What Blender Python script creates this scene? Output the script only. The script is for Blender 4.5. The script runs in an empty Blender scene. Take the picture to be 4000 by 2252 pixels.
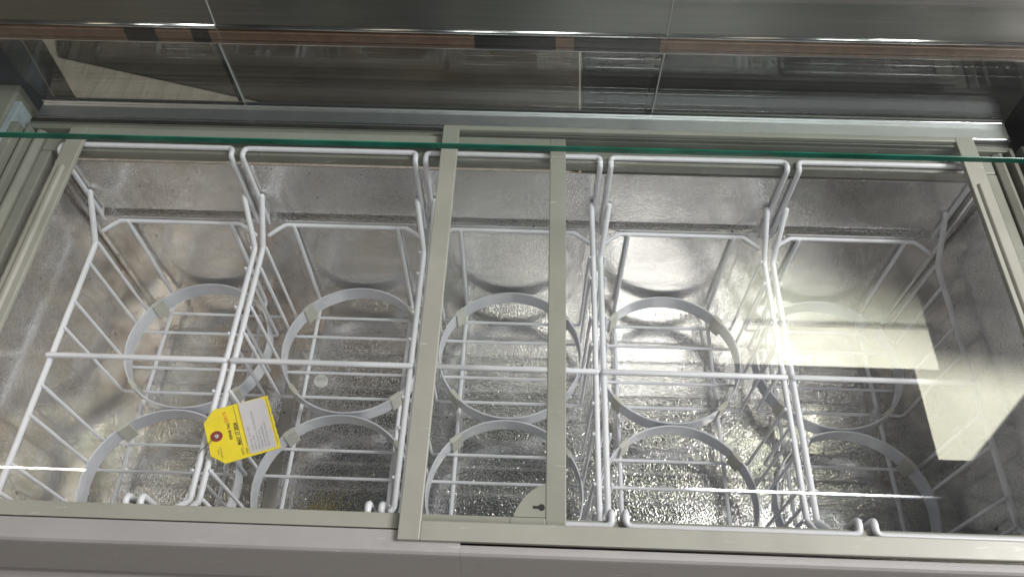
import bpy, bmesh, math, random
from mathutils import Vector, Matrix, Euler
random.seed(7)
R = math.radians
sc = bpy.context.scene
col = sc.collection
# ------------------------------------------------------------------ camera
cam = bpy.data.cameras.new('camera')
cam.sensor_width = 36.0
cam.lens = 36.0 * 3142.48 / 4000.0
cam.clip_start = 0.02
cam.clip_end = 200
camo = bpy.data.objects.new('camera', cam)
col.objects.link(camo)
Mr = Matrix.Rotation(0.0383, 3, 'Z') @ Matrix.Rotation(0.5805, 3, 'X') @ Matrix.Rotation(-0.0032, 3, 'Z')
camo.matrix_world = Matrix.Translation((0.0289, -0.5388, 0.8788)) @ Mr.to_4x4()
sc.camera = camo
# ------------------------------------------------------------------ room light
world = bpy.data.worlds.new('World')
sc.world = world
world.use_nodes = True
wb = world.node_tree.nodes['Background']
wb.inputs[0].default_value = (0.85, 0.92, 1.0, 1)
wb.inputs[1].default_value = 0.05
sc.view_settings.view_transform = 'Standard'
sc.view_settings.look = 'None'
sc.view_settings.gamma = 1
sc.view_settings.use_curve_mapping = False
sc.view_settings.exposure = 0.0
sc.cycles.use_denoising = True
sc.cycles.max_bounces = 9
sc.cycles.transparent_max_bounces = 32
sc.cycles.transmission_bounces = 12
sc.cycles.glossy_bounces = 8
sc.cycles.caustics_reflective = True
sc.cycles.blur_glossy = 0.5


def area(name, loc, sx, sy, radiance, color, rot=(0, 0, 0)):
    """rectangular area light whose surface shows the given brightness"""
    l = bpy.data.lights.new(name, 'AREA')
    l.shape = 'RECTANGLE'
    l.size = sx
    l.size_y = sy
    l.energy = radiance * math.pi * sx * sy
    l.color = color
    o = bpy.data.objects.new(name, l)
    o.location = loc
    o.rotation_euler = rot
    col.objects.link(o)
    return o


WARM = (1.0, 0.90, 0.76)
COOL = (0.95, 0.98, 1.0)
KEY = (1.0, 0.965, 0.95)


def lamp_fade(o, ramps):
    """uneven diffuser: brightness = product of smooth ramps over the lamp's surface coordinates;
    each ramp is (weight_u, weight_v, from, to)"""
    l = o.data
    l.use_nodes = True
    nt = l.node_tree
    em = nt.nodes['Emission']
    g = nt.nodes.new('ShaderNodeNewGeometry')
    last = None
    for wu, wv, s0, s1 in ramps:
        d = nt.nodes.new('ShaderNodeVectorMath')
        d.operation = 'DOT_PRODUCT'
        nt.links.new(g.outputs['Parametric'], d.inputs[0])
        d.inputs[1].default_value = (wu, wv, 0)
        mr = nt.nodes.new('ShaderNodeMapRange')
        mr.interpolation_type = 'SMOOTHSTEP'
        mr.inputs['From Min'].default_value = s0
        mr.inputs['From Max'].default_value = s1
        nt.links.new(d.outputs['Value'], mr.inputs['Value'])
        if last is None:
            last = mr.outputs[0]
        else:
            mu = nt.nodes.new('ShaderNodeMath')
            mu.operation = 'MULTIPLY'
            nt.links.new(last, mu.inputs[0])
            nt.links.new(mr.outputs[0], mu.inputs[1])
            last = mu.outputs[0]
    nt.links.new(last, em.inputs['Strength'])


CZ = 3.2
# main fitting above and to the right of the cabinet; it leaves the right end of the tank in shade
area('ceiling_lamp', (2.5, 0.05, 2.6), 1.2, 0.9, 42.0, KEY, (0, R(42), 0))
# added broad area light over the operator's aisle; brightens the tank liner
area('panel_or_fill_light', (0.80, -2.15, CZ), 1.5, 1.4, 7.0, (1.0, 0.985, 0.96), (R(22), R(12), 0))
area('panel_or_fill_light', (-2.35, -1.7, CZ), 1.6, 1.6, 0.9, (1.0, 0.80, 0.62), (R(20), R(-20), 0))  # added dim warm light for the brown cast at the left end
# added fill lights to either side, there to brighten the fascia ends
area('fill_light', (-1.75, -1.15, 1.40), 0.9, 0.40, 1.8, (1.0, 0.84, 0.70), (R(38), R(-22), 0))
area('fill_light', (1.85, -1.15, 1.40), 1.5, 0.40, 3.0, (1.0, 0.97, 0.95), (R(38), R(22), 0))
# tube fittings and diffuser panels in the ceiling beyond the display
tu = area('ceiling_tube', (1.52, 0.905, CZ), 1.38, 0.010, 110.0, COOL)
lamp_fade(tu, [(1, 0, 0.0, 0.25), (-1, 0, -1.0, -0.45)])
area('ceiling_tube', (-3.0, 0.905, CZ), 1.45, 0.008, 60.0, WARM)
pn = area('panel_or_fill_light', (1.68, 2.11, CZ), 1.34, 0.93, 12.5, (1.0, 0.98, 0.78))
lamp_fade(pn, [(-0.55, -1.0, -1.20, -0.40), (1, 0, 0.0, 0.40)])
pn = area('panel_or_fill_light', (2.54, 1.44, CZ), 0.66, 0.66, 10.0, (1.0, 0.98, 0.77))
lamp_fade(pn, [(-1.0, 1.0, -0.28, -0.23), (-0.1, -1, -1.10, -0.60)])

# ------------------------------------------------------------------ materials
MATS = {}


def nodes(name):
    m = bpy.data.materials.new(name)
    m.use_nodes = True
    nt = m.node_tree
    b = nt.nodes['Principled BSDF']
    MATS[name] = m
    return m, nt, b


def N(nt, typ, **kw):
    n = nt.nodes.new(typ)
    for k, v in kw.items():
        if k.startswith('i_'):
            n.inputs[k[2:].replace('_', ' ')].default_value = v
        else:
            setattr(n, k, v)
    return n


def ramp(nt, fac, stops):
    r = nt.nodes.new('ShaderNodeValToRGB')
    el = r.color_ramp.elements
    while len(el) < len(stops):
        el.new(0.5)
    for e, (p, c) in zip(el, stops):
        e.position = p
        e.color = c if len(c) == 4 else (*c, 1)
    nt.links.new(fac, r.inputs[0])
    return r


def coords(nt, scale=(1, 1, 1)):
    t = nt.nodes.new('ShaderNodeNewGeometry')
    mp = nt.nodes.new('ShaderNodeMapping')
    mp.inputs['Scale'].default_value = scale
    nt.links.new(t.outputs['Position'], mp.inputs[0])
    return mp.outputs[0]


def plain(name, colr, rough=0.4, metal=0.0, var=0.06, nscale=30, bump=0.0, bscale=400, spec=0.5, coat=0.0, scuff=0.0):
    m, nt, b = nodes(name)
    c = coords(nt)
    n = N(nt, 'ShaderNodeTexNoise', i_Scale=nscale, i_Detail=5.0, i_Roughness=0.6)
    nt.links.new(c, n.inputs['Vector'])
    lo = tuple(x * (1 - var) for x in colr)
    hi = tuple(min(1, x * (1 + var)) for x in colr)
    r = ramp(nt, n.outputs[0], [(0.3, lo), (0.7, hi)])
    nt.links.new(r.outputs[0], b.inputs['Base Color'])
    b.inputs['Roughness'].default_value = rough
    b.inputs['Metallic'].default_value = metal
    b.inputs['Specular IOR Level'].default_value = spec
    b.inputs['Coat Weight'].default_value = coat
    if scuff:
        cs = coords(nt, (14, 120, 60))
        ns = N(nt, 'ShaderNodeTexNoise', i_Scale=2.2, i_Detail=3.0, i_Distortion=0.8)
        nt.links.new(cs, ns.inputs['Vector'])
        rs = ramp(nt, ns.outputs[0], [(0.69, (0, 0, 0)), (0.74, (scuff,) * 3)])
        ms = N(nt, 'ShaderNodeMix', data_type='RGBA', blend_type='MIX')
        nt.links.new(rs.outputs[0], ms.inputs['Factor'])
        nt.links.new(r.outputs[0], ms.inputs['A'])
        ms.inputs['B'].default_value = (0.62, 0.60, 0.60, 1)
        nd = N(nt, 'ShaderNodeTexNoise', i_Scale=26.0, i_Detail=6.0, i_Roughness=0.7)
        nt.links.new(c, nd.inputs['Vector'])
        rd = ramp(nt, nd.outputs[0], [(0.60, (0, 0, 0)), (0.80, (scuff * 0.7,) * 3)])
        md = N(nt, 'ShaderNodeMix', data_type='RGBA', blend_type='MIX')
        nt.links.new(rd.outputs[0], md.inputs['Factor'])
        nt.links.new(ms.outputs['Result'], md.inputs['A'])
        md.inputs['B'].default_value = (0.15, 0.13, 0.11, 1)
        nt.links.new(md.outputs['Result'], b.inputs['Base Color'])
        rr_ = ramp(nt, n.outputs[0], [(0.3, (max(0.05, rough - 0.08),) * 3), (0.7, (rough + 0.1,) * 3)])
        nt.links.new(rr_.outputs[0], b.inputs['Roughness'])
    if bump:
        n2 = N(nt, 'ShaderNodeTexNoise', i_Scale=bscale, i_Detail=2.0)
        nt.links.new(c, n2.inputs['Vector'])
        bp = N(nt, 'ShaderNodeBump', i_Strength=bump, i_Distance=0.001)
        nt.links.new(n2.outputs[0], bp.inputs['Height'])
        nt.links.new(bp.outputs[0], b.inputs['Normal'])
    return m


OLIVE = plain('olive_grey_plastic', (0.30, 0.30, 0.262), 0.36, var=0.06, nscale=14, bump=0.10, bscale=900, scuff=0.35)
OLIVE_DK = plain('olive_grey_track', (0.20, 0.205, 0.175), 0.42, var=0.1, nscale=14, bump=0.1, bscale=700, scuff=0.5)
MAUVE = plain('mauve_grey_plastic', (0.325, 0.316, 0.316), 0.42, var=0.05, nscale=18, bump=0.15, bscale=1200, scuff=0.4)
BODY = plain('body_paint', (0.30, 0.28, 0.28), 0.4, var=0.04)
GROOVE = plain('dark_rubber', (0.022, 0.02, 0.018), 0.6, var=0.3)
EPOXY = plain('white_epoxy_wire', (0.74, 0.75, 0.80), 0.33, var=0.04, nscale=60, bump=0.06, bscale=300)
BAND = plain('grey_white_band', (0.62, 0.64, 0.70), 0.26, var=0.07, nscale=35, bump=0.05, bscale=500)
PAD = plain('pale_rubber_clip', (0.50, 0.50, 0.45), 0.45, var=0.08, nscale=80)
ALU = plain('satin_aluminium', (0.60, 0.62, 0.64), 0.42, metal=1.0, var=0.05, nscale=40)
BRIGHT = plain('polished_edge', (0.80, 0.80, 0.80), 0.18, metal=1.0, var=0.03)
WHITE = plain('white_plastic', (0.62, 0.62, 0.60), 0.4, var=0.04)
YELLOW = plain('yellow_card', (0.80, 0.64, 0.03), 0.6, var=0.05, nscale=90, bump=0.05)
PAPER = plain('white_label_paper', (0.54, 0.525, 0.55), 0.6, var=0.03, nscale=80)
INK = plain('black_ink', (0.03, 0.028, 0.03), 0.6, var=0.2)
GREYINK = plain('grey_ink', (0.10, 0.09, 0.10), 0.6, var=0.2)
REDINK = plain('red_ink', (0.62, 0.16, 0.03), 0.6, var=0.1)
MAROON = plain('maroon_ring', (0.24, 0.045, 0.04), 0.6, var=0.08)
THINWIRE = plain('dark_wire', (0.12, 0.12, 0.12), 0.3, metal=0.9, var=0.1)
FROST = plain('frosted_side', (0.30, 0.345, 0.37), 0.35, var=0.12, nscale=70, bump=0.3, bscale=200)
MAT_RUB = plain('brown_black_mat', (0.060, 0.047, 0.034), 0.6, var=0.25, nscale=6)
MAT_BLK = plain('black_mat', (0.010, 0.009, 0.009), 0.6, var=0.3, nscale=6)
MAT_LFT = plain('charcoal_mat', (0.034, 0.036, 0.039), 0.5, var=0.3, nscale=6)
STRIP = plain('threshold_strip', (0.040, 0.033, 0.022), 0.5, var=0.3, nscale=9)


def brushed():
    m, nt, b = nodes('brushed_steel')
    c = coords(nt, (2.0, 60, 420))
    n = N(nt, 'ShaderNodeTexNoise', i_Scale=1.6, i_Detail=6.0, i_Roughness=0.7)
    nt.links.new(c, n.inputs['Vector'])
    r = ramp(nt, n.outputs[0], [(0.25, (0.26, 0.255, 0.24)), (0.75, (0.36, 0.355, 0.335))])
    nt.links.new(r.outputs[0], b.inputs['Base Color'])
    b.inputs['Metallic'].default_value = 1
    b.inputs['Anisotropic'].default_value = 0.92
    cx = N(nt, 'ShaderNodeCombineXYZ')
    cx.inputs[2].default_value = 1.0
    nt.links.new(cx.outputs[0], b.inputs['Tangent'])
    r2 = ramp(nt, n.outputs[0], [(0.2, (0.33,) * 3), (0.8, (0.42,) * 3)])
    nt.links.new(r2.outputs[0], b.inputs['Roughness'])
    bp = N(nt, 'ShaderNodeBump', i_Strength=0.25, i_Distance=0.0004)
    nt.links.new(n.outputs[0], bp.inputs['Height'])
    nt.links.new(bp.outputs[0], b.inputs['Normal'])
    return m


STEEL = brushed()


def stucco(name, base, rough, bumpd, stain, smooth=False):
    """embossed aluminium liner sheet with its own dull patches and brown stains"""
    m, nt, b = nodes(name)
    c = coords(nt)
    # worm-like embossing
    dn = N(nt, 'ShaderNodeTexNoise', i_Scale=300.0, i_Detail=0.0)
    nt.links.new(c, dn.inputs['Vector'])
    mix = N(nt, 'ShaderNodeMix', data_type='RGBA', blend_type='LINEAR_LIGHT')
    mix.inputs['Factor'].default_value = 0.0015
    nt.links.new(c, mix.inputs['A'])
    nt.links.new(dn.outputs['Color'], mix.inputs['B'])
    w = N(nt, 'ShaderNodeTexNoise', i_Scale=330.0, i_Detail=0.0, i_Roughness=0.3)
    nt.links.new(mix.outputs['Result'], w.inputs['Vector'])
    wr = ramp(nt, w.outputs[0], [(0.38, (0, 0, 0)), (0.62, (1, 1, 1))])
    # soft waviness of the thin sheet
    lw = N(nt, 'ShaderNodeTexNoise', i_Scale=7.0, i_Detail=2.0)
    nt.links.new(c, lw.inputs['Vector'])
    b1 = N(nt, 'ShaderNodeBump', i_Strength=0.15, i_Distance=0.02)
    nt.links.new(lw.outputs[0], b1.inputs['Height'])
    b2 = N(nt, 'ShaderNodeBump', i_Strength=1.0, i_Distance=bumpd)
    nt.links.new(wr.outputs[0], b2.inputs['Height'])
    nt.links.new(b1.outputs[0], b2.inputs['Normal'])
    nt.links.new(b2.outputs[0], b.inputs['Normal'])
    # oxide / dull patches
    pn = N(nt, 'ShaderNodeTexNoise', i_Scale=6.0, i_Detail=6.0, i_Roughness=0.6)
    nt.links.new(c, pn.inputs['Vector'])
    pr = ramp(nt, pn.outputs[0], [(0.34, tuple(x * 0.86 for x in base)), (0.60, base)])
    # brown stain: its own blotches, only towards the left end of the tank
    sep = N(nt, 'ShaderNodeSeparateXYZ')
    nt.links.new(c, sep.inputs[0])
    mr = N(nt, 'ShaderNodeMapRange', clamp=True)
    mr.inputs['From Min'].default_value = -0.70
    mr.inputs['From Max'].default_value = -0.12
    mr.inputs['To Min'].default_value = 1.0
    mr.inputs['To Max'].default_value = 0.12
    nt.links.new(sep.outputs['X'], mr.inputs['Value'])
    sn = N(nt, 'ShaderNodeTexNoise', i_Scale=14.0, i_Detail=8.0, i_Roughness=0.7)
    nt.links.new(c, sn.inputs['Vector'])
    sr = ramp(nt, sn.outputs[0], [(0.42, (0, 0, 0)), (0.70, (1, 1, 1))])
    mu = N(nt, 'ShaderNodeMath', operation='MULTIPLY')
    nt.links.new(mr.outputs[0], mu.inputs[0])
    nt.links.new(sr.outputs[0], mu.inputs[1])
    mu2 = N(nt, 'ShaderNodeMath', operation='MULTIPLY')
    nt.links.new(mu.outputs[0], mu2.inputs[0])
    mu2.inputs[1].default_value = stain
    cm = N(nt, 'ShaderNodeMix', data_type='RGBA', blend_type='MIX')
    nt.links.new(mu2.outputs[0], cm.inputs['Factor'])
    nt.links.new(pr.outputs[0], cm.inputs['A'])
    cm.inputs['B'].default_value = (0.52, 0.40, 0.28, 1)
    # black specks
    v = N(nt, 'ShaderNodeTexNoise', i_Scale=120.0, i_Detail=2.0)
    nt.links.new(c, v.inputs['Vector'])
    vr = ramp(nt, v.outputs[0], [(0.70, (0, 0, 0)), (0.76, (1, 1, 1))])
    cm2 = N(nt, 'ShaderNodeMix', data_type='RGBA', blend_type='MIX')
    nt.links.new(vr.outputs[0], cm2.inputs['Factor'])
    nt.links.new(cm.outputs['Result'], cm2.inputs['A'])
    cm2.inputs['B'].default_value = (0.10, 0.09, 0.08, 1)
    nt.links.new(cm2.outputs['Result'], b.inputs['Base Color'])
    b.inputs['Metallic'].default_value = 1.0
    ra = N(nt, 'ShaderNodeMath', operation='MULTIPLY_ADD')
    nt.links.new(mu2.outputs[0], ra.inputs[0])
    ra.inputs[1].default_value = 0.12
    ra.inputs[2].default_value = rough
    nt.links.new(ra.outputs[0], b.inputs['Roughness'])
    return m


STUCCO = stucco('embossed_aluminium', (0.84, 0.83, 0.815), 0.15, 0.00019, 0.55)
STUCCO_F = stucco('embossed_aluminium_floor', (0.80, 0.79, 0.78), 0.15, 0.00022, 0.7)
SMOOTH = stucco('plain_aluminium', (0.66, 0.64, 0.60), 0.30, 0.0001, 0.5)


def thin_glass(name, tint, ior=1.5, rough=0.0, film=0.05):
    m = bpy.data.materials.new(name)
    m.use_nodes = True
    nt = m.node_tree
    nt.nodes.clear()
    out = nt.nodes.new('ShaderNodeOutputMaterial')
    g = nt.nodes.new('ShaderNodeNewGeometry')
    mr = nt.nodes.new('ShaderNodeMapRange')
    mr.inputs['To Min'].default_value = ior
    mr.inputs['To Max'].default_value = 1 / ior
    nt.links.new(g.outputs['Backfacing'], mr.inputs['Value'])
    f = nt.nodes.new('ShaderNodeFresnel')
    nt.links.new(mr.outputs[0], f.inputs['IOR'])
    t = nt.nodes.new('ShaderNodeBsdfTransparent')
    t.inputs[0].default_value = (*tint, 1)
    gl = nt.nodes.new('ShaderNodeBsdfGlossy')
    gl.inputs['Roughness'].default_value = rough
    mx = nt.nodes.new('ShaderNodeMixShader')
    nt.links.new(f.outputs[0], mx.inputs[0])
    nt.links.new(t.outputs[0], mx.inputs[1])
    nt.links.new(gl.outputs[0], mx.inputs[2])
    # wipe smears and dust: patches of thin grey film
    c = coords(nt, (1.0, 2.4, 1.0))
    n = N(nt, 'ShaderNodeTexNoise', i_Scale=7.0, i_Detail=6.0, i_Roughness=0.62, i_Distortion=1.2)
    nt.links.new(c, n.inputs['Vector'])
    r = ramp(nt, n.outputs[0], [(0.45, (0, 0, 0)), (0.80, (film,) * 3)])
    df = nt.nodes.new('ShaderNodeBsdfDiffuse')
    df.inputs[0].default_value = (0.75, 0.77, 0.78, 1)
    m2 = nt.nodes.new('ShaderNodeMixShader')
    nt.links.new(r.outputs[0], m2.inputs[0])
    nt.links.new(mx.outputs[0], m2.inputs[1])
    nt.links.new(df.outputs[0], m2.inputs[2])
    nt.links.new(m2.outputs[0], out.inputs[0])
    return m


GLASS = thin_glass('lid_glass', (0.985, 0.99, 0.985), film=0.025)
GLASS_F = thin_glass('front_glass', (0.90, 0.91, 0.90), 1.62, film=0.012)
GLASS_S = thin_glass('shelf_glass', (0.93, 0.95, 0.94), film=0.008)
EDGE, _nt, _b = nodes('green_glass_edge')
_b.inputs['Base Color'].default_value = (0.0, 0.115, 0.075, 1)
_b.inputs['Roughness'].default_value = 0.16
_b.inputs['Transmission Weight'].default_value = 0.0
_n = N(_nt, 'ShaderNodeTexNoise', i_Scale=25.0)
_nt.links.new(coords(_nt, (1, 1, 1)), _n.inputs['Vector'])
_r = ramp(_nt, _n.outputs[0], [(0.3, (0.004, 0.085, 0.056)), (0.7, (0.01, 0.15, 0.10))])
_nt.links.new(_r.outputs[0], _b.inputs['Base Color'])


def hem_reflection():
    """brown and black lengths painted as the reflections under the rolled hem"""
    m, nt, b = nodes('painted_hem_reflection')
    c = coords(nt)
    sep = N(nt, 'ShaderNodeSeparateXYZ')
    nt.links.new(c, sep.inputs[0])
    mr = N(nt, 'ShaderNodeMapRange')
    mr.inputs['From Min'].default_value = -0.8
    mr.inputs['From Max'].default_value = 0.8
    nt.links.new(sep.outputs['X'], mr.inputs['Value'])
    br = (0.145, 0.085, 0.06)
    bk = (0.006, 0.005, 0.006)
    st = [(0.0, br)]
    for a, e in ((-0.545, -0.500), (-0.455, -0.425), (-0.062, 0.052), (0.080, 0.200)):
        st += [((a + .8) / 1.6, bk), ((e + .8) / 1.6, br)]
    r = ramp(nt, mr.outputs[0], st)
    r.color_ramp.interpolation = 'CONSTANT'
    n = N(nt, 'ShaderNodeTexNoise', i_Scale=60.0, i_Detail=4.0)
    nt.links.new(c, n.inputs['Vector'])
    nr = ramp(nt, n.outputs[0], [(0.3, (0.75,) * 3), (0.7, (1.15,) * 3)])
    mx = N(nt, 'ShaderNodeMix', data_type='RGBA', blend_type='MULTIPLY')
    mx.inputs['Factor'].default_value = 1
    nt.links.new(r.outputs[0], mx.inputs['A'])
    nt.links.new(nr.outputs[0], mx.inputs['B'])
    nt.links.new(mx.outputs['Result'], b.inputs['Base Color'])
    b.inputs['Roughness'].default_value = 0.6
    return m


HEM_REFLECTION = hem_reflection()


def wood():
    m, nt, b = nodes('grey_plank_floor')
    t = nt.nodes.new('ShaderNodeNewGeometry')
    mp = nt.nodes.new('ShaderNodeMapping')
    mp.inputs['Rotation'].default_value = (0, 0, R(-38))
    mp.inputs['Scale'].default_value = (30, 3.0, 1)
    nt.links.new(t.outputs['Position'], mp.inputs[0])
    n = N(nt, 'ShaderNodeTexNoise', i_Scale=1.3, i_Detail=8.0, i_Roughness=0.7, i_Distortion=0.6)
    nt.links.new(mp.outputs[0], n.inputs['Vector'])
    r = ramp(nt, n.outputs[0], [(0.25, (0.26, 0.22, 0.18)), (0.5, (0.44, 0.39, 0.33)), (0.75, (0.58, 0.53, 0.46))])
    nt.links.new(r.outputs[0], b.inputs['Base Color'])
    b.inputs['Roughness'].default_value = 0.45
    return m


WOOD = wood()

# ------------------------------------------------------------------ mesh helpers


class MB:
    def __init__(self):
        self.v, self.f, self.s = [], [], []

    def add(self, vs, fs, smooth=False):
        k = len(self.v)
        self.v += [tuple(x) for x in vs]
        self.f += [tuple(i + k for i in f) for f in fs]
        self.s += [smooth] * len(fs)

    def box(self, x0, x1, y0, y1, z0, z1):
        vs = [(x, y, z) for z in (z0, z1) for y in (y0, y1) for x in (x0, x1)]
        self.add(vs, [(0, 2, 3, 1), (4, 5, 7, 6), (0, 1, 5, 4), (2, 6, 7, 3), (0, 4, 6, 2), (1, 3, 7, 5)])
        return self

    def tube(self, pts, r, n=10, fil=0.0, fn=5, round_end=True):
        P = fillet([Vector(p) for p in pts], fil, fn) if fil else [Vector(p) for p in pts]
        T = []
        for i in range(len(P)):
            a = P[max(0, i - 1)]
            b = P[min(len(P) - 1, i + 1)]
            T.append((b - a).normalized())
        u = T[0].orthogonal().normalized()
        rings = []
        seq = []
        if round_end:
            seq += [(P[0] - T[0] * r * 0.85, T[0], 0.35 * r), (P[0] - T[0] * r * 0.5, T[0], 0.8 * r)]
        seq += [(P[i], T[i], r) for i in range(len(P))]
        if round_end:
            seq += [(P[-1] + T[-1] * r * 0.5, T[-1], 0.8 * r), (P[-1] + T[-1] * r * 0.85, T[-1], 0.35 * r)]
        for p, t, rr in seq:
            u = (u - t * u.dot(t)).normalized()
            w = t.cross(u)
            rings.append([p + (u * math.cos(2 * math.pi * k / n) + w * math.sin(2 * math.pi * k / n)) * rr for k in range(n)])
        vs = [q for ring in rings for q in ring]
        fs = []
        for i in range(len(rings) - 1):
            for k in range(n):
                a, b = i * n + k, i * n + (k + 1) % n
                fs.append((a, b, b + n, a + n))
        self.add(vs, fs, True)
        k0 = len(vs) - n
        self.add(rings[0], [tuple(range(n))[::-1]])
        self.add(rings[-1], [tuple(range(n))])
        return self

    def prism(self, prof, a0, a1, axis='X'):
        """closed profile (counter-clockwise seen along +axis) swept along an axis"""
        n = len(prof)
        if axis == 'X':
            vs = [(a0, p[0], p[1]) for p in prof] + [(a1, p[0], p[1]) for p in prof]
        elif axis == 'Y':
            vs = [(p[0], a0, p[1]) for p in prof] + [(p[0], a1, p[1]) for p in prof]
        else:
            vs = [(p[0], p[1], a0) for p in prof] + [(p[0], p[1], a1) for p in prof]
        fs = [(i, (i + 1) % n, n + (i + 1) % n, n + i) for i in range(n)]
        fs += [tuple(range(n))[::-1], tuple(range(n, 2 * n))]
        self.add(vs, fs)
        return self

    def build(self, name, mat, parent=None, bevel=0.0, seg=2):
        me = bpy.data.meshes.new(name)
        me.from_pydata(self.v, [], self.f)
        me.materials.append(mat)
        for p, s in zip(me.polygons, self.s):
            p.use_smooth = s
        bm = bmesh.new()
        bm.from_mesh(me)
        bmesh.ops.recalc_face_normals(bm, faces=bm.faces)
        bm.to_mesh(me)
        bm.free()
        o = bpy.data.objects.new(name, me)
        col.objects.link(o)
        if bevel:
            md = o.modifiers.new('bevel', 'BEVEL')
            md.width = bevel
            md.segments = seg
            md.limit_method = 'ANGLE'
            md.angle_limit = R(35)
        if parent is not None:
            o.parent = parent
            w = Vector((0, 0, 0))
            q = parent
            while q is not None:
                w = w + q.location
                q = q.parent
            o.location = -w
        return o


def fillet(P, rad, n):
    out = [P[0]]
    for i in range(1, len(P) - 1):
        a, b, c = P[i - 1], P[i], P[i + 1]
        d1, d2 = (a - b), (c - b)
        l1, l2 = d1.length, d2.length
        d1.normalize()
        d2.normalize()
        ang = d1.angle(d2)
        if ang > R(176):
            out.append(b)
            continue
        t = min(rad / math.tan(ang / 2), l1 * 0.49, l2 * 0.49)
        s, e = b + d1 * t, b + d2 * t
        for k in range(n + 1):
            u = k / n
            out.append(s * (1 - u) ** 2 + b * 2 * u * (1 - u) + e * u * u)
    out.append(P[-1])
    return out


def tag(o, label=None, cat=None, group=None, kind=None):
    if label:
        o['label'] = label
    if cat:
        o['category'] = cat
    if group:
        o['group'] = group
    if kind:
        o['kind'] = kind
    return o


def empty(name, loc):
    o = bpy.data.objects.new(name, None)
    o.empty_display_size = 0.05
    col.objects.link(o)
    o.location = loc
    return o


def copy_tree(o, parent=None):
    c = o.copy()
    col.objects.link(c)
    if parent is not None:
        c.parent = parent
    for ch in list(o.children):
        copy_tree(ch, c)
    return c


# ------------------------------------------------------------------ ground beyond the front glass
ZF = -0.90
tag(MB().box(-4, 4, -3, 5, ZF - 0.03, ZF).build('floor', WOOD), kind='structure')
o = MB().prism([(-1.519, 1.472), (-0.60, 1.233), (0.165, 1.035), (0.20, 4.5), (-2.9, 4.5)], ZF + 0.001, ZF + 0.013, 'Z').build('floor_mat', MAT_RUB, bevel=0.003)
tag(o, 'brown mat on the plank floor between strip and black mat, beyond the glass', 'mat', 'mats on the floor')
o = MB().prism([(0.175, 1.03), (3.2, 0.30), (3.2, 4.5), (0.21, 4.5)], ZF + 0.001, ZF + 0.010, 'Z').build('floor_mat', MAT_BLK, bevel=0.003)
tag(o, 'black mat on the floor at the right, beyond the glass', 'mat', 'mats on the floor')
o = MB().prism([(-1.474, 1.382), (-1.30, 1.15), (-1.345, 1.13), (-1.75, 1.655), (-1.71, 1.69)], ZF + 0.001, ZF + 0.009, 'Z').build('threshold_strip', STRIP, bevel=0.002)
tag(o, 'narrow dark brown threshold strip on the floor beyond the glass', 'strip')
o = MB().prism([(-1.352, 1.13), (-1.36, 0.60), (-3.0, 0.6), (-3.0, 3.0), (-1.90, 1.87), (-1.757, 1.655)], ZF + 0.001, ZF + 0.006, 'Z').build('floor_mat', MAT_LFT)
tag(o, 'charcoal mat left of the threshold strip, beyond the glass', 'mat', 'mats on the floor')

# ------------------------------------------------------------------ cabinet
cab = empty('dipping_cabinet', (0, 0, ZF))
tag(cab, 'grey ice cream dipping cabinet with embossed aluminium tank and steel fascia', 'cabinet')
XL, XR = -0.74, 0.74
# near rim: top, rounded edge, slightly battered face
rim = MB()
prof = [(-0.2865, 0.0175), (-0.305, 0.0185), (-0.3085, 0.0175), (-0.311, 0.0150), (-0.3120, 0.0115), (-0.3215, -0.062), (-0.300, -0.062), (-0.300, -0.012), (-0.2865, -0.012)]
rim.prism(prof, -0.80, -0.0362, 'X')
prof2 = [(-0.3005, 0.0175), (-0.305, 0.0185), (-0.3085, 0.0175), (-0.311, 0.0150), (-0.3120, 0.0115), (-0.3215, -0.062), (-0.3015, -0.062), (-0.3015, -0.012), (-0.3005, -0.012)]
rim.prism(prof2, -0.0362, 0.80, 'X')
rim.build('near_rim', MAUVE, cab, bevel=0.0015)
MB().box(-0.80, 0.80, -0.3165, -0.3005, -0.074, -0.0625).build('shadow_gap', GROOVE, cab)
MB().box(-0.80, 0.80, -0.3300, -0.3005, -0.86, -0.0745).build('front_panel', BODY, cab, bevel=0.002)
MB().box(-0.78, 0.78, -0.28, 0.37, ZF + 0.002, -0.86).build('plinth', GROOVE, cab)
# ledges the racks hang on
for nm, b in (('near', (-0.70, 0.70, -0.2864, -0.262, -0.022, -0.0045)), ('far', (-0.70, 0.70, 0.262, 0.2960, -0.022, -0.0045))):
    MB().box(*b).build('ledge', OLIVE_DK if nm == 'far' else OLIVE, cab, bevel=0.002)  # far ledge in a darker olive: the dimmer light there is painted
for s in (-1, 1):
    x0, x1 = sorted((s * 0.684, s * 0.7005))
    MB().box(x0, x1, -0.2615, 0.2615, -0.022, -0.0048).build('ledge', OLIVE_DK, cab, bevel=0.002)
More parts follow.
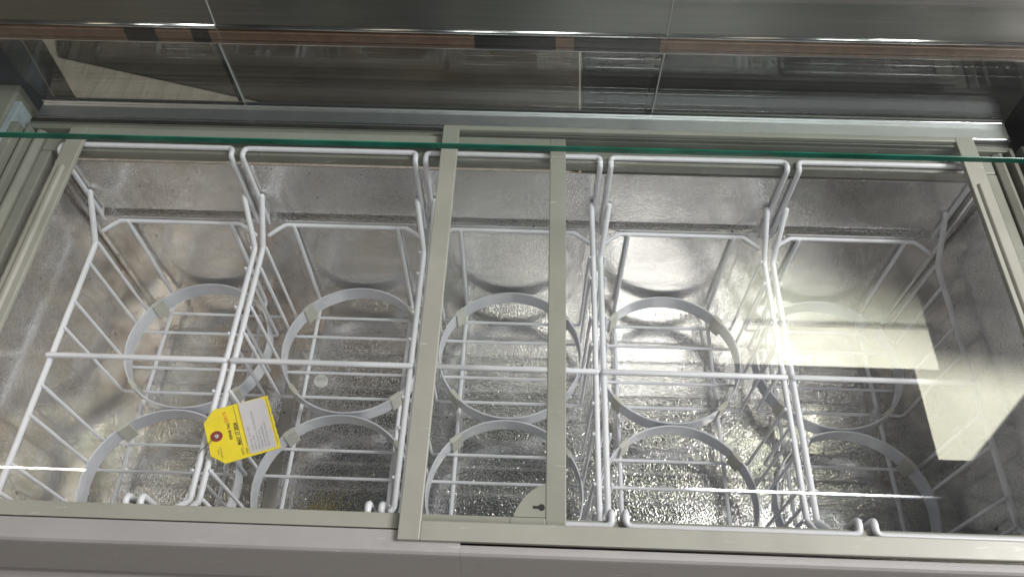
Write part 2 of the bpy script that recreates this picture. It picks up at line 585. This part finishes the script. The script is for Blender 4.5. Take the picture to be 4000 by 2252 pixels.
# lid tracks: lower step for the left lid, upper step for the right lid
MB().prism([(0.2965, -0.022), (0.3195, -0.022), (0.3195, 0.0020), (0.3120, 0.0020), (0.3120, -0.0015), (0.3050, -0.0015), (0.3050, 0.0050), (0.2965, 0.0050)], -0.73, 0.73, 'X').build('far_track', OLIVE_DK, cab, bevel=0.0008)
MB().box(-0.73, 0.73, 0.3125, 0.3190, 0.0022, 0.0036).build('groove_shade', GROOVE, cab)  # near-black strip painting the drop shadow along the track groove
for s in (-1, 1):
    pr = [(0.7010, -0.022), (0.7010, -0.001), (0.7085, 0.004), (0.7125, 0.004), (0.7135, -0.006), (0.7185, -0.006), (0.7195, 0.011), (0.7255, 0.011), (0.7265, 0.000), (0.7320, 0.000), (0.7330, 0.019), (0.7450, 0.019), (0.7450, -0.022)]
    MB().prism([(s * a, z) for a, z in pr], -0.2860, 0.2955, 'Y').build('side_track', OLIVE_DK, cab, bevel=0.001)
# aluminium deck in front of the glass
MB().box(-0.725, 0.735, 0.3198, 0.3640, -0.030, 0.0035).build('deck_rail', ALU, cab, bevel=0.0015)
lip = MB().box(-0.725, 0.735, 0.3505, 0.3530, 0.0037, 0.0085).build('glass_lip', BRIGHT, cab, bevel=0.0006)
MB().box(-0.725, 0.735, 0.3535, 0.3568, 0.0037, 0.0062).build('glass_seal', GROOVE, cab)
MB().box(-0.725, 0.735, 0.3202, 0.3225, 0.0037, 0.0058).build('deck_bead', BRIGHT, cab, bevel=0.0006)
# front glass, three panes
SE = [-0.735, -0.414, 0.207, 0.745]
def leaning(y0, y1):
    """section of a piece standing on the deck and leaning 4.5 degrees towards the operator"""
    k = math.tan(R(4.5)) * 0.1235
    return [(y0, 0.0042), (y1, 0.0042), (y1 - k, 0.1277), (y0 - k, 0.1277)]


for a, b in zip(SE[:-1], SE[1:]):
    MB().prism(leaning(0.3575, 0.3625), a + 0.0012, b - 0.0012, 'X').build('front_pane', GLASS_F, cab)
for x in SE[1:3]:
    MB().prism(leaning(0.3572, 0.3628), x - 0.0006, x + 0.0006, 'X').build('pane_joint', WHITE, cab)
    MB().prism(leaning(0.3632, 0.3655), x - 0.0105, x - 0.0012, 'X').build('joint_backing', GROOVE, cab)
# steel fascia, three panels with a rolled lower hem
for a, b in zip(SE[:-1], SE[1:]):
    f = MB().prism([(0.3580, 0.1500), (0.3580, 0.300), (0.3700, 0.300), (0.3700, 0.1500)], a + 0.0008, b - 0.0008, 'X').build('fascia_panel', STEEL, cab, bevel=0.0006)
    h = MB()
    arc = [(0.3608 + 0.0062 * math.cos(t), 0.1480 + 0.0046 * math.sin(t)) for t in [2 * math.pi * k / 20 for k in range(20)]]
    h.prism(arc, a + 0.0008, b - 0.0008, 'X')
    h.s = [True] * 20 + [False, False]
    h.build('hem', BRIGHT, f)
    h = MB()
    h.prism([(y_, z_ + 0.154) for y_, z_ in arc], a + 0.0008, b - 0.0008, 'X')
    h.s = [True] * 20 + [False, False]
    h.build('hem', BRIGHT, f)
for x in SE[1:3]:
    MB().box(x - 0.0006, x + 0.0006, 0.3575, 0.369, 0.1400, 0.300).build('fascia_joint', WHITE, cab)
MB().box(-0.735, 0.745, 0.3530, 0.3690, 0.1296, 0.1430).build('hem_reflection_strip', HEM_REFLECTION, cab, bevel=0.001)  # added strip; its colour carries the reflections below the hem
MB().box(-0.735, 0.745, 0.3465, 0.3690, 0.1281, 0.1293).build('glass_cap', BRIGHT, cab)
# horizontal glass shelf with a green ground edge
sh = MB().box(-0.745, 0.700, 0.0965, 0.3575, 0.1985, 0.2065).build('glass_shelf', GLASS_S, cab)
MB().box(-0.745, 0.700, 0.0945, 0.0963, 0.1984, 0.2066).build('glass_edge', EDGE, sh, bevel=0.0007)
MB().box(0.7005, 0.7020, 0.0945, 0.3575, 0.1984, 0.2066).build('glass_edge', EDGE, sh)
# side panels under the shelf
MB().box(-0.757, -0.746, 0.20, 0.338, -0.03, 0.018).build('side_panel', FROST, cab, bevel=0.001)
MB().box(0.746, 0.757, -0.20, 0.372, -0.03, 0.045).build('side_panel', GROOVE, cab, bevel=0.001)
MB().box(-0.80, -0.758, -0.30, 0.372, -0.10, 0.020).build('end_cap', OLIVE_DK, cab, bevel=0.004)
MB().box(0.758, 0.80, -0.30, 0.372, -0.10, 0.020).build('end_cap', OLIVE_DK, cab, bevel=0.004)

# tank liner
ZT, ZB = -0.0225, -0.40
LX, LY = 0.692, 0.258


def wall_grid(pts_lo, seg_u, path, name, mat):
    m = MB()
    m.add(*path)
    return m.build(name, mat, cab)


def sheet(p0, p1, prof, name, thick=0.0012):
    """sheet wall from p0 to p1 in plan, prof = list of (inward offset, z) down the wall"""
    p0, p1 = Vector((*p0, 0)), Vector((*p1, 0))
    d = (p1 - p0).normalized()
    inw = Vector((-d.y, d.x, 0))
    m = MB()
    vs, fs = [], []
    n = len(prof)
    for off in (0.0, -thick):
        for P in (p0, p1):
            for o_, z in prof:
                q = P + inw * (o_ + off)
                vs.append((q.x, q.y, z))
    for i in range(n - 1):
        fs.append((i, n + i, n + i + 1, i + 1))
        fs.append((2 * n + i, 2 * n + i + 1, 3 * n + i + 1, 3 * n + i))
    for a, b in ((0, 2 * n), (n, 3 * n)):
        for i in range(n - 1):
            fs.append((a + i, a + i + 1, b + i + 1, b + i))
    for e in (0, n - 1):
        fs.append((e, 2 * n + e, 3 * n + e, n + e))
    m.add(vs, fs)
    return m.build(name, STUCCO, cab)


PR = [(0.0, ZT), (0.0, -0.134), (0.004, -0.141), (0.0065, -0.146), (0.007, ZB)]
sheet((LX, LY), (-LX, LY), PR, 'far_wall')
sheet((-LX, -LY), (LX, -LY), PR, 'near_wall')
PS = [(0.0, ZT), (0.0065, ZB)]
sheet((-LX, LY), (-LX, -LY), PS, 'left_wall')
sheet((LX, -LY), (LX, LY), PS, 'right_wall')
for sx in (-1, 1):
    for sy in (-1, 1):
        MB().tube([(sx * 0.6825, sy * 0.2485, ZT - 0.002), (sx * 0.6825, sy * 0.2485, ZB)], 0.0045, 10).build('corner_bead', STUCCO, cab)
MB().box(-0.690, -0.3935, -0.2555, 0.2555, ZB - 0.004, ZB).build('floor_sheet', STUCCO_F, cab)
MB().box(-0.3715, 0.690, -0.2555, 0.1270, ZB - 0.004, ZB + 0.0012).build('floor_sheet', STUCCO_F, cab, bevel=0.0008)
MB().box(-0.3930, 0.690, 0.1275, 0.2555, ZB - 0.004, ZB - 0.0002).build('floor_sheet', STUCCO, cab, bevel=0.0004)
MB().box(-0.3930, -0.3720, -0.2555, 0.1270, ZB - 0.004, ZB - 0.0006).build('floor_strip', SMOOTH, cab, bevel=0.0004)
# drain plug with a coin slot
dp = MB()
cx, cy, rr = -0.334, 0.091, 0.0125
pr = [(rr, 0.0012), (rr, 0.0038), (rr - 0.001, 0.0050), (rr - 0.003, 0.0052), (rr - 0.0036, 0.0044)]
n = 28
vs = [(cx + r_ * math.cos(2 * math.pi * k / n), cy + r_ * math.sin(2 * math.pi * k / n), ZB + z_) for r_, z_ in pr for k in range(n)]
fs = [(i * n + k, i * n + (k + 1) % n, (i + 1) * n + (k + 1) % n, (i + 1) * n + k) for i in range(len(pr) - 1) for k in range(n)]
fs.append(tuple(range((len(pr) - 1) * n, len(pr) * n)))
dp.add(vs, fs)
dpo = dp.build('drain_plug', WHITE, cab)
MB().tube([(cx - 0.005, cy + 0.001, ZB + 0.0046), (cx + 0.005, cy + 0.003, ZB + 0.0046)], 0.0016, 8).build('slot_bar', WHITE, dpo)

# ------------------------------------------------------------------ wire racks
ZR, WR = -0.1626, 0.1290
ZW, WB_ = -0.3716, 0.1225
YU = [0.2051, 0.1651, 0.0938, 0.0474]
rack = empty('wire_rack', (0, 0, ZW - 0.009))
HA = 0.1270
for s in (1, -1):
    MB().tube([(-HA, s * 0.2535, -0.156), (-HA, s * 0.2535, 0.003), (-HA, s * 0.2700, 0.0), (HA, s * 0.2700, 0.0), (HA, s * 0.2535, 0.003), (HA, s * 0.2535, -0.156)], 0.0040, 12, fil=0.010, fn=6).build('hook_loop', EPOXY, rack)
    MB().tube([(-HA + 0.003, s * 0.232, -0.161), (-0.112, s * 0.2400, -0.157), (-0.098, s * 0.2475, -0.153), (0.098, s * 0.2475, -0.153), (0.112, s * 0.2400, -0.157), (HA - 0.003, s * 0.232, -0.161)], 0.0035, 10, fil=0.006).build('end_bar', EPOXY, rack)
for s in (-1, 1):
    MB().tube([(s * (HA - 0.006), 0.2530, -0.088), (s * WR, 0.2060, ZR + 0.001), (s * WR, -0.2060, ZR + 0.001), (s * (HA - 0.006), -0.2530, -0.088)], 0.0043, 12, fil=0.012).build('side_rail', EPOXY, rack)
MB().tube([(-WR - 0.001, 0, ZR + 0.0078), (WR + 0.001, 0, ZR + 0.0078)], 0.0043, 12).build('handle_bar', EPOXY, rack)
for y in YU + [-a for a in YU]:
    MB().tube([(-WR + 0.0058, y, ZR + 0.0035), (-WB_, y, ZW), (WB_, y, ZW), (WR - 0.0058, y, ZR + 0.0035)], 0.0026, 8, fil=0.007, fn=4).build('cross_wire', EPOXY, rack)
for s in (-1, 1):
    MB().tube([(s * 0.084, 0.2455, -0.1530), (s * 0.084, 0.2400, ZW - 0.0055), (s * 0.084, -0.2400, ZW - 0.0055), (s * 0.084, -0.2455, -0.1530)], 0.0034, 10, fil=0.010).build('base_wire', EPOXY, rack)


def ring_band(cy):
    m = MB()
    n = 64
    RO, t = 0.1224, 0.0024
    z0, z1 = -0.3625, -0.3305
    for ra, za, rb, zb_ in ((RO, z0, RO, z1), (RO, z1, RO - t, z1), (RO - t, z1, RO - t, z0), (RO - t, z0, RO, z0)):
        vs, fs = [], []
        for i in range(n):
            c, s_ = math.cos(2 * math.pi * i / n), math.sin(2 * math.pi * i / n)
            vs += [(ra * c, cy + ra * s_, za), (rb * c, cy + rb * s_, zb_)]
            j = (i + 1) % n
            fs.append((2 * i, 2 * j, 2 * j + 1, 2 * i + 1))
        m.add(vs, fs, True)
    o = m.build('ring', BAND, rack)
    for a in (42, 138, 222, 318):
        a += random.uniform(-6, 6)
        c, s_ = math.cos(R(a)), math.sin(R(a))
        pm = MB()
        pts = []
        w = 0.0105
        dz = random.uniform(-0.003, 0.002)
        for (rd, z) in ((RO + 0.0018, z1 + 0.0012), (RO - t - 0.0035, z1 + 0.0012), (RO - t - 0.0045, z0 - 0.005 + dz), (RO + 0.0018, z0 - 0.005 + dz)):
            pts.append((rd, z))
        vv = []
        for sd in (-w, w):
            for rd, z in pts:
                vv.append((c * rd - s_ * sd, cy + s_ * rd + c * sd, z))
        pm.add(vv, [(0, 1, 2, 3), (7, 6, 5, 4), (0, 4, 5, 1), (1, 5, 6, 2), (2, 6, 7, 3), (3, 7, 4, 0)])
        pm.build('rubber_clip', PAD, o, bevel=0.0012)
    return o


for s in (1, -1):
    ring_band(s * 0.1232)
PITCH = 0.27
labels = ['white wire tub rack at the left end, above the brown-stained tank floor',
          'white wire tub rack second from left, above the white drain plug',
          'white wire tub rack in the middle, under the overlapping lid frames',
          'white wire tub rack fourth from left, between middle and right end racks',
          'white wire tub rack at the right end, nearest the dark end wall']
for i in range(5):
    o = rack if i == 2 else copy_tree(rack)
    o.location.x = (i - 2) * PITCH + random.uniform(-0.001, 0.001)
    tag(o, labels[i], 'wire rack', 'tub racks hanging in the tank')

# ------------------------------------------------------------------ sliding lids


def frame_lid(name, x0, x1, y0, y1, z0, z1, sw_l, sw_r, rw_n, rw_f, label):
    t = empty(name, ((x0 + x1) / 2, (y0 + y1) / 2, z0))
    zg0, zg1 = z0 + 0.0018, z1 - 0.0018
    MB().box(x0, x0 + sw_l, y0, y1, z0, z1).build('stile', OLIVE, t, bevel=0.0012)
    MB().box(x1 - sw_r, x1, y0, y1, z0, z1).build('stile', OLIVE, t, bevel=0.0012)
    MB().box(x0 + sw_l - 0.0002, x1 - sw_r + 0.0002, y0, y0 + rw_n, z0, z1 - 0.0003).build('near_frame_rail', OLIVE, t, bevel=0.0012)
    MB().box(x0 + sw_l - 0.0002, x1 - sw_r + 0.0002, y1 - rw_f, y1, z0, z1 - 0.0003).build('far_frame_rail', OLIVE, t, bevel=0.0012)
    MB().box(x0 + sw_l * 0.5, x1 - sw_r * 0.5, y0 + rw_n * 0.5, y1 - rw_f * 0.5, zg0, zg1).build('pane', GLASS, t)
    return tag(t, label, 'lid', 'sliding glass lids')


lidL = frame_lid('sliding_lid', -0.656, 0.0765, -0.2840, 0.2920, 0.0065, 0.0140, 0.026, 0.0225, 0.0170, 0.0180,
                 'lower sliding glass lid on the left with key slot in its corner')
lidR = frame_lid('sliding_lid', -0.1030, 0.6640, -0.2985, 0.3045, 0.0165, 0.0245, 0.0240, 0.0260, 0.0210, 0.0085,
                 'upper sliding glass lid on the right, overlapping the lower one')
# finger ridge on the outer stiles
for t, x, z in ((lidL, -0.642, 0.0141), (lidR, 0.651, 0.0246)):
    MB().prism([(x - 0.007, z), (x + 0.004, z), (x + 0.001, z + 0.0035), (x - 0.004, z + 0.0035)], -0.255, 0.215, 'Y').build('finger_ridge', OLIVE, t, bevel=0.0012)
# quarter-round corner plate with key slot on the lower lid
zc0, zc1 = 0.0082, 0.0138
out = [(0.0538, -0.2290), (0.047, -0.2318), (0.039, -0.2372), (0.031, -0.2450), (0.025, -0.2535), (0.021, -0.2610), (0.0190, -0.2668)]
bm = bmesh.new()
pts = [(0.0538, -0.2668)] + out
vb = [bm.verts.new((x, y, zc1)) for x, y in pts]
hole = []
kx, ky, kr = 0.0495, -0.2560, 0.0038
for k in range(14):
    a = R(205) - 2 * math.pi * 0 + R(-230 * k / 13 + 360) if False else R(155 - 310 * k / 13)
    hole.append((kx + kr * math.cos(a), ky + kr * math.sin(a)))
hole += [(kx - 0.0095, hole[-1][1] + 0.0), (kx - 0.0095, hole[0][1])]
# plate = outline with the key slot filled by a dark insert standing 0.3 mm proud of the recess
plate = MB().prism(pts, zc0, zc1, 'Z').build('corner_plate', OLIVE, lidL)
bm.free()
ks = MB()
hz = zc1 + 0.0004
ks.prism(hole, zc1 - 0.002, hz, 'Z')
ks.build('key_slot', GROOVE, plate)
MB().box(0.0155, 0.0160, -0.2838, -0.2672, 0.0138, 0.01412).build('rail_joint', GROOVE, lidL)

# ------------------------------------------------------------------ repair tag
W, L = 0.0848, 0.0900
tg = empty('repair_tag', (-0.3045, -0.1270, -0.1640))
tg.rotation_euler = (0.166, 0.002, 1.9993)
tag(tg, 'yellow card repair tag with white printed label wired to the rack rail', 'tag')


def tpart(mb, name, mat, parent=tg, bevel=0):
    o = mb.build(name, mat, None, bevel)
    o.parent = parent
    return o


outl = [(0, 0.0)]
nn = 26
for i in range(1, nn):
    outl.append((W * i / nn, 0.0006 * math.sin(i * 1.9) + random.uniform(-0.0003, 0.0003)))
outl += [(W, 0), (W, L - 0.016), (W - 0.017, L), (0.017, L), (0, L - 0.016)]
cd = MB()
cd.prism(outl, 0.0, 0.0006, 'Z')
card = tpart(cd, 'card', YELLOW)
lab = MB().prism([(0.003, 0.0055), (0.074, 0.0050), (0.080, 0.0062), (0.0835, 0.0095), (0.0842, 0.0405), (0.003, 0.0405)], 0.0007, 0.00095, 'Z')
lab = tpart(lab, 'label_sticker', PAPER)
HX, HY = W * 0.51, 0.0775


def disc(x, y, r0, r1, z0, z1):
    m = MB()
    n = 28
    vs = []
    for r_, z in ((r1, z0), (r1, z1), (r0, z1), (r0, z0)):
        vs += [(x + r_ * math.cos(2 * math.pi * k / n), y + r_ * math.sin(2 * math.pi * k / n), z) for k in range(n)]
    fs = [(i * n + k, i * n + (k + 1) % n, ((i + 1) % 4) * n + (k + 1) % n, ((i + 1) % 4) * n + k) for i in range(4) for k in range(n)]
    m.add(vs, fs)
    return m


tpart(disc(HX, HY, 0.0030, 0.0080, 0.0007, 0.0011), 'eyelet_ring', MAROON)
hl = MB().prism([(HX + 0.0031 * math.cos(2 * math.pi * k / 16), HY + 0.0031 * math.sin(2 * math.pi * k / 16)) for k in range(16)], 0.0007, 0.0009, 'Z')
tpart(hl, 'eyelet_hole', PAPER)


def text(s, x, y, size, mat, name='lettering', parent=None, z=0.00105, sx=1.0, bold=0.0):
    cu = bpy.data.curves.new(name, 'FONT')
    cu.body = s
    cu.size = size
    cu.offset = bold
    cu.resolution_u = 3
    o = bpy.data.objects.new(name, cu)
    col.objects.link(o)
    bpy.context.view_layer.update()
    dg = bpy.context.evaluated_depsgraph_get()
    me = bpy.data.meshes.new_from_object(o.evaluated_get(dg))
    bpy.data.objects.remove(o)
    me.materials.clear()
    me.materials.append(mat)
    ob = bpy.data.objects.new(name, me)
    col.objects.link(ob)
    ob.parent = parent if parent else card
    ob.location = (x, y, z)
    ob.scale = (sx, 1, 1)
    return ob


text('REPAIR TAG', 0.0325, 0.0580, 0.0052, INK, sx=0.92, bold=0.00012)
text('0419', 0.0600, 0.0580, 0.0085, REDINK, sx=1.0)
text('MAY 17 2024', 0.0210, 0.0485, 0.0068, INK, 'date_stamp', sx=0.92, bold=0.00022)
text('DATE', 0.0050, 0.0478, 0.0042, INK)
text('ITEM', 0.0050, 0.0418, 0.0042, INK)
text('ULINE', 0.0150, 0.0785, 0.0028, GREYINK)
text('1-800-295-5510', 0.0080, 0.0750, 0.0028, GREYINK)
for a, b, y in ((0.0165, 0.0825, 0.0476), (0.0165, 0.0825, 0.0418), (0.006, 0.0825, 0.0030)):
    tpart(MB().box(a, b, y - 0.00028, y + 0.00028, 0.0007, 0.00098), 'ruled_line', GREYINK, card)
lines = [('SILVER CHEF   MAY 17/24', 0.0345, 0.0034), ('ASSET# 119740', 0.0302, 0.0034), ('MAKE: New Air Ice Cream Dipping Display', 0.0259, 0.0034),
         ('MODEL# NIF 60 FG', 0.0216, 0.0034), ('S/N: 60FG20220400064', 0.0173, 0.0034), ('FROM: Chilly Bliss Windsor', 0.0130, 0.0034)]
for s, y, sz in lines:
    text(s, 0.0075, y, sz, GREYINK, 'lettering', lab, z=0.00100, sx=0.98)
# tie wire from the eyelet round the two neighbouring rails
tw = MB()
tw.tube([(HX, HY, 0.0012), (HX - 0.004, HY + 0.006, 0.003), (HX - 0.010, HY + 0.012, 0.003), (HX - 0.018, HY + 0.013, -0.001), (HX - 0.021, HY + 0.007, -0.006)], 0.00055, 6, fil=0.003)
tw.tube([(HX - 0.010, HY + 0.012, 0.003), (HX - 0.013, HY + 0.022, 0.000), (HX - 0.014, HY + 0.026, -0.006)], 0.00055, 6, fil=0.003)
for k in range(2):
    c = Vector((HX - 0.020 - 0.002 * k, HY + 0.012, -0.008))
tpart(tw, 'tie_wire', THINWIRE)
